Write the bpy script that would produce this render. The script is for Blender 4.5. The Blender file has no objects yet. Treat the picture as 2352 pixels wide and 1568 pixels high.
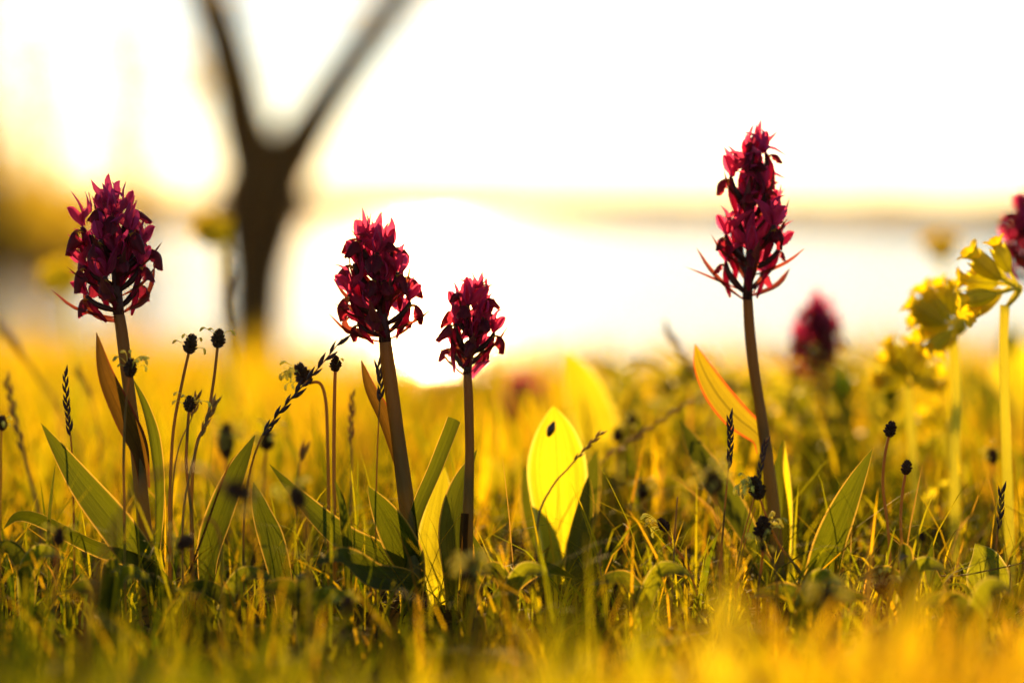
import bpy, math, random
import numpy as np
from mathutils import Vector, Matrix, Quaternion, noise as mnoise

# ------------------------------------------------------------------ camera, sky, sun, exposure
scene = bpy.context.scene
col = scene.collection
R = random.Random(11)
rad = math.radians

LENS, SENSOR = 100.0, 36.0
K = SENSOR / LENS / 2352.0            # tangent per unit of a 2352-wide picture
FOCUS = 1.25
HORIZON = 480.0
TILT = math.atan((784.0 - HORIZON) * K)
HC = 930.0 * K * FOCUS                # lens height over the turf

cam_data = bpy.data.cameras.new('camera')
cam = bpy.data.objects.new('camera', cam_data)
col.objects.link(cam)
cam.location = (0, 0, HC)
cam.rotation_euler = (math.pi / 2 - TILT, 0, 0)
cam_data.lens = LENS
cam_data.sensor_width = SENSOR
cam_data.clip_start = 0.02
cam_data.clip_end = 8000
cam_data.dof.use_dof = True
cam_data.dof.focus_distance = FOCUS
cam_data.dof.aperture_fstop = 3.8
scene.camera = cam

SUN_ELEV, SUN_AZ = 14.0, -1.6           # degrees; azimuth from straight ahead, + to the right
world = bpy.data.worlds.new('World')
scene.world = world
world.use_nodes = True
wn = world.node_tree
sky = wn.nodes.new('ShaderNodeTexSky')
sky.sky_type = 'NISHITA'
sky.sun_disc = False
sky.sun_elevation = rad(SUN_ELEV)
sky.sun_rotation = rad(SUN_AZ)
sky.altitude = 0
sky.air_density = 0.7
sky.dust_density = 0.008
sky.ozone_density = 0.0
bg = wn.nodes['Background']
wn.links.new(sky.outputs[0], bg.inputs[0])
bg.inputs[1].default_value = 0.05

sl = bpy.data.lights.new('sun', 'SUN')
sl.energy = 5.0
sl.angle = rad(0.55)
sl.color = (1.0, 0.61, 0.20)
sun = bpy.data.objects.new('sun', sl)
col.objects.link(sun)
ce = math.cos(rad(SUN_ELEV))
to_sun = Vector((math.sin(rad(SUN_AZ)) * ce, math.cos(rad(SUN_AZ)) * ce, math.sin(rad(SUN_ELEV))))
sun.rotation_euler = to_sun.to_track_quat('Z', 'Y').to_euler()
sun.location = (-0.5, 20, 6)

scene.view_settings.view_transform = 'Standard'
scene.view_settings.look = 'None'
scene.view_settings.exposure = 1.7
scene.view_settings.gamma = 1.0
scene.view_settings.use_curve_mapping = False
scene.render.engine = 'CYCLES'
cy = scene.cycles
cy.use_denoising = True
cy.max_bounces = 10
cy.diffuse_bounces = 4
cy.transmission_bounces = 8
cy.glossy_bounces = 3
cy.volume_bounces = 1
cy.sample_clamp_indirect = 8.0

# ------------------------------------------------------------------ helpers
FWD = Vector((0, math.cos(TILT), -math.sin(TILT)))
UPV = Vector((0, math.sin(TILT), math.cos(TILT)))
def at(px, py, d):
    """world point at depth d that the picture point (2352 x 1568 units) looks at"""
    return Vector((0, 0, HC)) + FWD * d + Vector((1, 0, 0)) * ((px - 1176) * K * d) + UPV * ((784 - py) * K * d)

def sm(a, b, x):
    t = np.clip((x - a) / (b - a), 0, 1)
    return t * t * (3 - 2 * t)

def ground_z(x, y):
    """height of the turf: flat by the orchids, sinking to a crest, then a bank down to the lake; a headland on one side"""
    x = np.asarray(x, float); y = np.asarray(y, float)
    z = -0.010 * sm(1.4, 2.2, y) - 0.033 * np.clip(y - 1.9, 0, 1.9)
    u = x / np.maximum(np.abs(y), 0.3)
    z = z + 0.020 * sm(0.06, 0.16, u) * sm(1.4, 2.6, y) + 0.028 * sm(-0.05, -0.16, u) * sm(1.6, 3.0, y)
    z = z + 0.006 * np.sin(x * 7 + 1.3) * np.sin(y * 5.1) * sm(-1, 1, y)
    z = z - 0.55 * sm(3.7, 9.0, y) - 0.6 * sm(8, 14, y) - 1.3 * sm(13, 40, y)
    head = sm(-0.105, -0.150, u) * sm(24, 44, y) * (1 - sm(120, 200, y))
    z = z + head * (1.95 + 0.12 * np.sin(x * 0.5) * np.sin(y * 0.31))
    z = z + 3.0 * sm(500, 1200, y)
    return z
def gz(x, y): return float(ground_z(x, y))

def crom(pts, n):
    """Catmull-Rom through pts -> n points"""
    P = [Vector(p) for p in pts]
    if len(P) == 2: return [P[0].lerp(P[1], i / (n - 1)) for i in range(n)]
    P = [P[0] * 2 - P[1]] + P + [P[-1] * 2 - P[-2]]
    m = len(P) - 3; out = []
    for i in range(n):
        s = i / (n - 1) * m; k = min(int(s), m - 1); t = s - k
        a, b, c, d = P[k:k + 4]
        out.append(0.5 * ((2 * b) + (c - a) * t + (2 * a - 5 * b + 4 * c - d) * t * t + (3 * b - a - 3 * c + d) * t ** 3))
    return out

def lerp_list(v, t):
    if not isinstance(v, (list, tuple)): return v
    s = t * (len(v) - 1); k = min(int(s), len(v) - 2)
    return v[k] + (v[k + 1] - v[k]) * (s - k)

class MB:
    def __init__(s): s.v = []; s.f = []; s.uv = []
    def blade(s, pts, width, prof, facing=Vector((0, -1, 0)), fold=0.25, roll=0.0, n=14, m=4, wave=0.0, seed=0, thick=0.0):
        """a leaf: spine through pts (base to tip), full width, width profile, a keel fold, roll about the spine"""
        c = crom(pts, n); b0 = len(s.v); rows = []
        for i in range(n):
            t = i / (n - 1)
            T = (c[min(i + 1, n - 1)] - c[max(i - 1, 0)]).normalized()
            S = T.cross(facing)
            if S.length < 1e-4: S = T.cross(Vector((0.3, 0.2, 1)))
            S.normalize(); S = Quaternion(T, lerp_list(roll, t)) @ S
            N = S.cross(T)
            w = width * 0.5 * prof(t)
            fo = lerp_list(fold, t)
            for j in range(m + 1):
                u = -1 + 2 * j / m
                p = c[i] + S * (u * w * math.cos(fo * abs(u))) + N * (abs(u) ** 1.4 * w * math.sin(fo))
                if wave: p = p + N * wave * width * abs(u) * math.sin(t * 19 + seed + 2.2 * u)
                s.v.append(p); s.uv.append((u * 0.5 + 0.5, t))
        for i in range(n - 1):
            for j in range(m):
                a = b0 + i * (m + 1) + j
                s.f.append((a, a + 1, a + m + 2, a + m + 1))
        return s
    def tube(s, pts, rad_, n=10, m=7, cap=True, ridge=0.0):
        c = crom(pts, n); b0 = len(s.v); side = None
        for i in range(n):
            t = i / (n - 1)
            T = (c[min(i + 1, n - 1)] - c[max(i - 1, 0)]).normalized()
            if side is None:
                side = T.cross(Vector((0.31, 0.9, 0.2)))
                if side.length < 1e-3: side = T.cross(Vector((1, 0, 0)))
            side = (side - T * side.dot(T)).normalized(); B = T.cross(side)
            r = lerp_list(rad_, t)
            for j in range(m):
                a = 2 * math.pi * j / m
                q = r * (1 + ridge * (1 if j % 2 else -1))
                s.v.append(c[i] + (side * math.cos(a) + B * math.sin(a)) * q); s.uv.append((j / m, t))
        for i in range(n - 1):
            for j in range(m):
                a = b0 + i * m + j; b = b0 + i * m + (j + 1) % m
                s.f.append((a, b, b + m, a + m))
        if cap:
            s.f.append(tuple(b0 + j for j in range(m))[::-1]); s.f.append(tuple(b0 + (n - 1) * m + j for j in range(m)))
        return s
    def mesh(s, name, mat, org=Vector((0, 0, 0)), smooth=True):
        me = bpy.data.meshes.new(name)
        me.from_pydata([tuple(p - org) for p in s.v], [], s.f)
        uvl = me.uv_layers.new(name='UVMap')
        idx = np.empty(len(me.loops), dtype=np.int32); me.loops.foreach_get('vertex_index', idx)
        uvl.data.foreach_set('uv', np.array(s.uv, dtype=np.float32)[idx].ravel())
        if smooth: me.polygons.foreach_set('use_smooth', [True] * len(me.polygons))
        me.materials.append(mat); me.update()
        return me
    def build(s, name, mat, parent=None, smooth=True):
        org = parent['_o'] if parent is not None and '_o' in parent else (0, 0, 0)
        return link(name, s.mesh(name, mat, Vector(org), smooth), parent)

def link(name, me, parent=None):
    o = bpy.data.objects.new(name, me); col.objects.link(o)
    if parent is not None: o.parent = parent
    return o
ORG = []
def thing(name, label, cat, loc, group=None):
    o = bpy.data.objects.new(name, None); col.objects.link(o)
    o.location = loc; o.empty_display_size = 0.01
    o['_o'] = tuple(loc); ORG.append(o)
    tag(o, label, cat, group); return o
def tag(o, label=None, cat=None, group=None, kind=None):
    if label: o['label'] = label
    if cat: o['category'] = cat
    if group: o['group'] = group
    if kind: o['kind'] = kind
    return o
def place(name, me, parent, mat4):
    o = link(name, me, parent); o.matrix_local = mat4; return o

# ------------------------------------------------------------------ materials
def nt(name):
    m = bpy.data.materials.new(name); m.use_nodes = True
    t = m.node_tree; t.nodes.clear()
    out = t.nodes.new('ShaderNodeOutputMaterial')
    return m, t, out
def N(t, kind, **kw):
    n = t.nodes.new(kind)
    for k, v in kw.items():
        if k.startswith('i_'): n.inputs[k[2:].replace('_', ' ')].default_value = v
        else: setattr(n, k, v)
    return n
def rgb(c): return (c[0], c[1], c[2], 1)
def ramp(t, stops):
    r = t.nodes.new('ShaderNodeValToRGB'); e = r.color_ramp.elements
    while len(e) < len(stops): e.new(0.5)
    for el, (p, c) in zip(e, stops): el.position = p; el.color = rgb(c)
    return r
def mixc(t, fac, a, b, mode='MIX'):
    n = t.nodes.new('ShaderNodeMix'); n.data_type = 'RGBA'; n.blend_type = mode
    def put(sock, v):
        if hasattr(v, 'is_output'): t.links.new(v, sock)
        elif isinstance(v, (int, float)): sock.default_value = v
        else: sock.default_value = rgb(v)
    put(n.inputs[0], fac); put(n.inputs[6], a); put(n.inputs[7], b)
    return n.outputs[2]
def math_(t, op, a, b=None, c=None):
    n = t.nodes.new('ShaderNodeMath'); n.operation = op
    for i, v in enumerate((a, b, c)):
        if v is None: continue
        if hasattr(v, 'is_output'): t.links.new(v, n.inputs[i])
        else: n.inputs[i].default_value = v
    return n.outputs[0]
def thin(t, out, refl, trans, amount, rough=0.5, spec=0.35, normal=None):
    """a thin sheet of plant tissue: part of the light is reflected, part passes through"""
    p = N(t, 'ShaderNodeBsdfPrincipled'); p.inputs['Roughness'].default_value = rough
    p.inputs['Specular IOR Level'].default_value = spec
    tr = N(t, 'ShaderNodeBsdfTranslucent')
    for node, key, v in ((p, 'Base Color', refl), (tr, 'Color', trans)):
        if hasattr(v, 'is_output'): t.links.new(v, node.inputs[key])
        else: node.inputs[key].default_value = rgb(v)
    if normal is not None:
        t.links.new(normal, p.inputs['Normal']); t.links.new(normal, tr.inputs['Normal'])
    mx = N(t, 'ShaderNodeMixShader'); mx.inputs[0].default_value = amount
    t.links.new(p.outputs[0], mx.inputs[1]); t.links.new(tr.outputs[0], mx.inputs[2])
    t.links.new(mx.outputs[0], out.inputs[0])

def leaf_mat(name, green, thru, margin=None, margin_w=0.9, tipc=None, veins=9.0, spots=0.25, amount=0.5, mid=0.35):
    m, t, out = nt(name)
    uv = N(t, 'ShaderNodeUVMap'); sp = N(t, 'ShaderNodeSeparateXYZ'); t.links.new(uv.outputs[0], sp.inputs[0])
    u, v = sp.outputs[0], sp.outputs[1]
    cv = N(t, 'ShaderNodeCombineXYZ'); t.links.new(math_(t, 'MULTIPLY', u, veins * 3.2), cv.inputs[0]); t.links.new(math_(t, 'MULTIPLY', v, 0.9), cv.inputs[1])
    oi = N(t, 'ShaderNodeObjectInfo'); t.links.new(math_(t, 'MULTIPLY', oi.outputs['Random'], 50.0), cv.inputs[2])
    vz = N(t, 'ShaderNodeTexNoise', i_Scale=1.0, i_Detail=2.0); t.links.new(cv.outputs[0], vz.inputs['Vector'])
    vr = N(t, 'ShaderNodeMapRange', interpolation_type='SMOOTHSTEP'); t.links.new(vz.outputs[0], vr.inputs[0]); vr.inputs[1].default_value = 0.42; vr.inputs[2].default_value = 0.66
    vein = vr.outputs[0]
    co = N(t, 'ShaderNodeCombineXYZ'); t.links.new(math_(t, 'MULTIPLY', u, 26.0), co.inputs[0]); t.links.new(math_(t, 'MULTIPLY', v, 22.0), co.inputs[1])
    nz = N(t, 'ShaderNodeTexNoise', i_Scale=1.0, i_Detail=4.0, i_Roughness=0.65); t.links.new(co.outputs[0], nz.inputs['Vector'])
    geo = N(t, 'ShaderNodeTexCoord')
    nb = N(t, 'ShaderNodeTexNoise', i_Scale=38.0, i_Detail=2.0); t.links.new(geo.outputs['Object'], nb.inputs['Vector'])
    k = lambda c, f: tuple(min(1, x * f) for x in c)
    a = mixc(t, nz.outputs[0], k(green, 0.65), k(green, 1.35))
    a = mixc(t, math_(t, 'MULTIPLY', nb.outputs[0], 0.5), a, (green[0] * 1.6, green[1] * 1.05, green[2] * 0.6))
    b = mixc(t, nz.outputs[0], k(thru, 0.72), k(thru, 1.2))
    b = mixc(t, math_(t, 'MULTIPLY', vein, 0.5), b, k(thru, 0.5))
    edge = math_(t, 'ABSOLUTE', math_(t, 'MULTIPLY_ADD', u, 2.0, -1.0))
    midr = math_(t, 'MULTIPLY', math_(t, 'LESS_THAN', edge, 0.07), mid)
    b = mixc(t, midr, b, k(thru, 0.35))
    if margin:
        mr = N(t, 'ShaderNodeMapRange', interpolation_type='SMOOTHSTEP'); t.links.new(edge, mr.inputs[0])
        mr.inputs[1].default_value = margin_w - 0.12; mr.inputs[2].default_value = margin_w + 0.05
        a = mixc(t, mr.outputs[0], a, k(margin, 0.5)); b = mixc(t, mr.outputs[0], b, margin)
    if tipc:
        mr = N(t, 'ShaderNodeMapRange', interpolation_type='SMOOTHSTEP'); t.links.new(v, mr.inputs[0])
        mr.inputs[1].default_value = 0.35; mr.inputs[2].default_value = 0.98
        a = mixc(t, mr.outputs[0], a, k(tipc, 0.45)); b = mixc(t, mr.outputs[0], b, tipc)
    sp2 = N(t, 'ShaderNodeMapRange'); t.links.new(nz.outputs[0], sp2.inputs[0]); sp2.inputs[1].default_value = 0.60; sp2.inputs[2].default_value = 0.72
    b = mixc(t, math_(t, 'MULTIPLY', sp2.outputs[0], spots), b, (0.30, 0.13, 0.02))
    bp = N(t, 'ShaderNodeBump', i_Strength=0.35, i_Distance=0.0006)
    t.links.new(math_(t, 'ADD', vein, nz.outputs[0]), bp.inputs['Height'])
    thin(t, out, a, b, amount, 0.5, 0.18, bp.outputs[0])
    return m

M = {}
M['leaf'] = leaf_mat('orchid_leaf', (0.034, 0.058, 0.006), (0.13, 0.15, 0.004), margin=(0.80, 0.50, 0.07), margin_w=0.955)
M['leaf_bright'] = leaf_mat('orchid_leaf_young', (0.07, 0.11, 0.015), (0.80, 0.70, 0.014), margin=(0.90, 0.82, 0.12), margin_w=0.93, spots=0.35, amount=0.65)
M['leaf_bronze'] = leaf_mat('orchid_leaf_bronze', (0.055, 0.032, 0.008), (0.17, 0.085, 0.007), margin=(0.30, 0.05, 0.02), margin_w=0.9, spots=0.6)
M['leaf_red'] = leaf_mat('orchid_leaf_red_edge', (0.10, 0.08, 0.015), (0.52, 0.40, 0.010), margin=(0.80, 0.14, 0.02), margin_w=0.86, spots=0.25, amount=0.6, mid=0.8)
M['leaf_broad'] = leaf_mat('broad_herb_leaf', (0.040, 0.075, 0.008), (0.36, 0.38, 0.010), margin=(0.75, 0.62, 0.15), margin_w=0.95, veins=5, spots=0.1)

def petal_mat(name, refl, thru, amount=0.55, scale=350.0, second=None, rough=0.55):
    m, t, out = nt(name)
    uv = N(t, 'ShaderNodeUVMap'); sp = N(t, 'ShaderNodeSeparateXYZ'); t.links.new(uv.outputs[0], sp.inputs[0])
    tc = N(t, 'ShaderNodeTexCoord')
    nz = N(t, 'ShaderNodeTexNoise', i_Scale=scale, i_Detail=3.0); t.links.new(tc.outputs['Object'], nz.inputs['Vector'])
    k = lambda c, f: tuple(min(1, x * f) for x in c)
    oi = N(t, 'ShaderNodeObjectInfo')
    f = math_(t, 'ADD', math_(t, 'MULTIPLY', nz.outputs[0], 0.6), math_(t, 'MULTIPLY', oi.outputs['Random'], 0.5))
    a = mixc(t, f, k(refl, 0.55), k(refl, 1.4)); b = mixc(t, f, k(thru, 0.6), k(thru, 1.3))
    vn = math_(t, 'POWER', math_(t, 'ABSOLUTE', math_(t, 'COSINE', math_(t, 'MULTIPLY', sp.outputs[0], 15.7))), 8.0)
    b = mixc(t, math_(t, 'MULTIPLY', vn, 0.45), b, k(thru, 0.4))
    if second:
        w = N(t, 'ShaderNodeMapRange', interpolation_type='SMOOTHSTEP'); t.links.new(sp.outputs[1], w.inputs[0])
        w.inputs[1].default_value = 0.42; w.inputs[2].default_value = 0.12
        st = math_(t, 'MULTIPLY', w.outputs[0], math_(t, 'GREATER_THAN', nz.outputs[0], 0.43))
        a = mixc(t, st, a, second); b = mixc(t, st, b, second)
    thin(t, out, a, b, amount, rough, 0.3)
    return m
M['petal'] = petal_mat('orchid_petal', (0.11, 0.009, 0.026), (0.80, 0.065, 0.24), 0.64)
M['lip'] = petal_mat('orchid_lip', (0.070, 0.006, 0.012), (0.40, 0.022, 0.06), 0.55, second=(0.50, 0.24, 0.03))
M['ovary'] = petal_mat('orchid_ovary', (0.060, 0.018, 0.012), (0.16, 0.03, 0.012), 0.3)
M['bract'] = petal_mat('orchid_bract', (0.075, 0.022, 0.018), (0.36, 0.065, 0.035), 0.5)
M['cow_petal'] = petal_mat('cowslip_petal', (0.75, 0.45, 0.008), (1.0, 0.64, 0.008), 0.62)
M['calyx'] = petal_mat('cowslip_calyx', (0.50, 0.42, 0.03), (1.0, 0.85, 0.03), 0.72, 250)
M['stamen'] = petal_mat('plantain_stamen', (0.95, 0.66, 0.14), (1.0, 0.82, 0.20), 0.6, 900)
M['scale'] = petal_mat('plantain_head', (0.055, 0.028, 0.010), (0.20, 0.075, 0.012), 0.3, 900)
M['spikelet'] = petal_mat('grass_spikelet', (0.055, 0.030, 0.024), (0.17, 0.075, 0.03), 0.3, 700)
M['spikelet_gold'] = petal_mat('dry_spikelet', (0.28, 0.16, 0.04), (0.5, 0.28, 0.05), 0.4, 700)

def stem_mat(name, low, high, rough=0.5, thru=None, amt=0.2):
    m, t, out = nt(name)
    uv = N(t, 'ShaderNodeUVMap'); sp = N(t, 'ShaderNodeSeparateXYZ'); t.links.new(uv.outputs[0], sp.inputs[0])
    co = N(t, 'ShaderNodeCombineXYZ'); t.links.new(math_(t, 'MULTIPLY', sp.outputs[0], 14.0), co.inputs[0]); t.links.new(math_(t, 'MULTIPLY', sp.outputs[1], 9.0), co.inputs[1])
    nz = N(t, 'ShaderNodeTexNoise', i_Scale=1.0, i_Detail=4.0); t.links.new(co.outputs[0], nz.inputs['Vector'])
    f = math_(t, 'MULTIPLY_ADD', math_(t, 'SUBTRACT', nz.outputs[0], 0.5), 0.7, sp.outputs[1])
    a = mixc(t, f, low, high)
    bp = N(t, 'ShaderNodeBump', i_Strength=0.3, i_Distance=0.0005); t.links.new(nz.outputs[0], bp.inputs['Height'])
    thin(t, out, a, mixc(t, 0.5, a, thru or high), amt, rough, 0.35, bp.outputs[0])
    return m
M['stem'] = stem_mat('orchid_stem', (0.16, 0.15, 0.020), (0.14, 0.065, 0.016), thru=(0.52, 0.34, 0.025), amt=0.5)
M['stem_green'] = stem_mat('cowslip_stem', (0.55, 0.52, 0.07), (0.6, 0.55, 0.08), thru=(1.0, 0.95, 0.20), amt=0.78)
M['stem_thin'] = stem_mat('plantain_stem', (0.22, 0.19, 0.03), (0.20, 0.10, 0.02), thru=(0.8, 0.45, 0.05), amt=0.5)
M['straw_stem'] = stem_mat('grass_stem', (0.22, 0.17, 0.045), (0.24, 0.13, 0.035), thru=(0.6, 0.36, 0.08), amt=0.4)

def grass_mat(name, stops_r, stops_t, amount=0.5):
    m, t, out = nt(name)
    at_ = N(t, 'ShaderNodeAttribute', attribute_name='tint'); sp = N(t, 'ShaderNodeSeparateColor'); t.links.new(at_.outputs['Color'], sp.inputs[0])
    ra = ramp(t, stops_r); rb = ramp(t, stops_t)
    t.links.new(sp.outputs[0], ra.inputs[0]); t.links.new(sp.outputs[0], rb.inputs[0])
    thin(t, out, ra.outputs[0], rb.outputs[0], amount, 0.65, 0.05)
    return m
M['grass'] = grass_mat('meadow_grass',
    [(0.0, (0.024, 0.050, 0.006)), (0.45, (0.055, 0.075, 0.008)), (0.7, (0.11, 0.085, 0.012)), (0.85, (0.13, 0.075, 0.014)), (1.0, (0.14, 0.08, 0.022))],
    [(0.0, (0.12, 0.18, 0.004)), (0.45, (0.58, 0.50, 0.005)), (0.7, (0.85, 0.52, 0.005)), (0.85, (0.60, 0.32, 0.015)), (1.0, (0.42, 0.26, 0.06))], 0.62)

def solid_mat(name, a, b, scale, rough=0.9, bump=0.5, dist=0.01, spec=0.2, detail=6.0):
    m, t, out = nt(name)
    tc = N(t, 'ShaderNodeTexCoord')
    nz = N(t, 'ShaderNodeTexNoise', i_Scale=scale, i_Detail=detail, i_Roughness=0.65); t.links.new(tc.outputs['Object'], nz.inputs['Vector'])
    p = N(t, 'ShaderNodeBsdfPrincipled'); p.inputs['Roughness'].default_value = rough; p.inputs['Specular IOR Level'].default_value = spec
    t.links.new(mixc(t, nz.outputs[0], a, b), p.inputs['Base Color'])
    bp = N(t, 'ShaderNodeBump', i_Strength=bump, i_Distance=dist); t.links.new(nz.outputs[0], bp.inputs['Height']); t.links.new(bp.outputs[0], p.inputs['Normal'])
    t.links.new(p.outputs[0], out.inputs[0])
    return m
M['soil'] = solid_mat('turf_soil', (0.030, 0.018, 0.005), (0.070, 0.042, 0.010), 14.0, 1.0, 0.25, 0.006, 0.0)
M['bark'] = solid_mat('bark', (0.055, 0.026, 0.006), (0.15, 0.075, 0.016), 30.0, 0.95, 0.9, 0.02)
M['shore'] = solid_mat('far_shore_wood', (0.05, 0.055, 0.015), (0.14, 0.11, 0.03), 0.05, 1.0, 0.4, 1.0)
M['speck'] = solid_mat('dark_speck', (0.03, 0.016, 0.008), (0.06, 0.03, 0.012), 400.0, 0.4, 0.3, 0.0003, 0.5)
M['tree_leaf'] = grass_mat('tree_leaf', [(0, (0.05, 0.07, 0.012)), (1, (0.10, 0.10, 0.02))], [(0, (0.60, 0.50, 0.02)), (1, (0.85, 0.60, 0.03))], 0.6)

# ------------------------------------------------------------------ structure: ground, lake, far shore
def sheet(name, xs, ys, fz, mat):
    nx, ny = len(xs), len(ys)
    U, Y = np.meshgrid(xs, ys)
    X = U * (np.abs(Y) + 1.2)
    Z = fz(X, Y)
    v = np.stack([X, Y, Z], -1).reshape(-1, 3)
    i = np.arange((ny - 1) * nx).reshape(ny - 1, nx)[:, :-1].ravel()
    f = np.stack([i, i + 1, i + nx + 1, i + nx], -1)
    me = bpy.data.meshes.new(name); me.from_pydata(v.tolist(), [], f.tolist())
    me.polygons.foreach_set('use_smooth', [True] * len(me.polygons)); me.materials.append(mat); me.update()
    return tag(link(name, me), kind='structure')
us = np.concatenate([np.linspace(-2.4, -0.6, 12), np.linspace(-0.55, 0.55, 90), np.linspace(0.6, 2.4, 12)])
ys = np.concatenate([np.linspace(-4, 0, 10), np.linspace(0.1, 4.2, 90), np.geomspace(4.4, 3800, 90)])
tag(sheet('ground', us, ys, ground_z, M['soil']), 'low turf ground sinking to the lake bank', 'ground')

LAKE = HC - 0.9
m, t, out = nt('lake_water')
tc = N(t, 'ShaderNodeTexCoord'); mp = N(t, 'ShaderNodeMapping'); mp.inputs['Scale'].default_value = (0.5, 1.4, 1); t.links.new(tc.outputs['Object'], mp.inputs[0])
nz = N(t, 'ShaderNodeTexNoise', i_Scale=2.2, i_Detail=5.0, i_Roughness=0.6); t.links.new(mp.outputs[0], nz.inputs['Vector'])
bp = N(t, 'ShaderNodeBump', i_Strength=0.24, i_Distance=0.10); t.links.new(nz.outputs[0], bp.inputs['Height'])
p = N(t, 'ShaderNodeBsdfPrincipled'); p.inputs['Base Color'].default_value = (0.05, 0.07, 0.07, 1); p.inputs['Roughness'].default_value = 0.095; p.inputs['IOR'].default_value = 1.33
t.links.new(bp.outputs[0], p.inputs['Normal']); t.links.new(p.outputs[0], out.inputs[0])
M['water'] = m
me = bpy.data.meshes.new('lake'); me.from_pydata([(-1800, 7, LAKE), (1800, 7, LAKE), (1800, 1400, LAKE), (-1800, 1400, LAKE)], [], [(0, 1, 2, 3)]); me.materials.append(M['water'])
tag(link('lake', me), 'bright lake surface glittering in low sun', 'lake', kind='structure')

def far_shore():
    vs, fs = [], []; n = 260; rows = 7
    for i in range(n + 1):
        u = -0.75 + 1.5 * i / n
        D = 190 - 75 * float(sm(0.0, 0.22, u)) + 6 * math.sin(u * 31)
        H = 0.9 + D * K * (50 - 14 * float(sm(-0.06, 0.03, u)) + 5 * math.sin(u * 17 + 1) + 9 * mnoise.noise(Vector((u * 42, 0, 1))) + 6 * mnoise.noise(Vector((u * 140, 3, 1))))
        for j in range(rows):
            s = j / (rows - 1)
            d = D * (1 + 0.10 * s)
            z = LAKE - 0.4 + (H + 0.4) * math.sin(min(1, s * 1.7) * math.pi / 2) * (1 - 0.4 * float(sm(0.6, 1, s)))
            z += (0.9 * D / 900) * mnoise.noise(Vector((u * 300, j * 1.3, 5))) * (1 if 0 < j else 0)
            vs.append((u * d, d, z))
    for i in range(n):
        for j in range(rows - 1):
            a = i * rows + j; fs.append((a, a + rows, a + rows + 1, a + 1))
    me = bpy.data.meshes.new('hills'); me.from_pydata(vs, [], fs); me.polygons.foreach_set('use_smooth', [True] * len(me.polygons)); me.materials.append(M['shore'])
    tag(link('hills', me), 'low wooded far shore across the lake', 'hills', kind='structure')
far_shore()

# ------------------------------------------------------------------ trees on the bank
def leaf_cloud(name, centres, n, spread, size, parent, rr):
    """many small leaves, each a folded lozenge, scattered round the given centres"""
    org = Vector(parent['_o']); C = [Vector(c) for c in centres]
    v = []; f = []; tint = []
    for i in range(n):
        c = C[i % len(C)] - org
        p = c + Vector((rr.gauss(0, 1), rr.gauss(0, 1), rr.gauss(0, 1))) * spread
        d = Vector((rr.gauss(0, 1), rr.gauss(0, 1), rr.gauss(0, 0.6) - 0.3)).normalized()
        s = d.cross(Vector((rr.gauss(0, 1), rr.gauss(0, 1), rr.gauss(0, 1)))).normalized()
        L = size * rr.uniform(0.6, 1.3); nn = d.cross(s) * L * 0.12; b = len(v)
        v += [tuple(p), tuple(p + d * L * 0.5 + s * L * 0.3 + nn), tuple(p + d * L), tuple(p + d * L * 0.5 - s * L * 0.3 + nn)]
        f += [(b, b + 1, b + 2), (b, b + 2, b + 3)]
        tt = rr.random(); tint += [(tt, 0, 0, 1)] * 4
    me = bpy.data.meshes.new(name); me.from_pydata(v, [], f)
    ca = me.color_attributes.new('tint', 'FLOAT_COLOR', 'POINT'); ca.data.foreach_set('color', np.array(tint, dtype=np.float32).ravel())
    me.materials.append(M['tree_leaf'])
    o = link(name, me, parent); o['kind'] = 'stuff'
    return o

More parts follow.
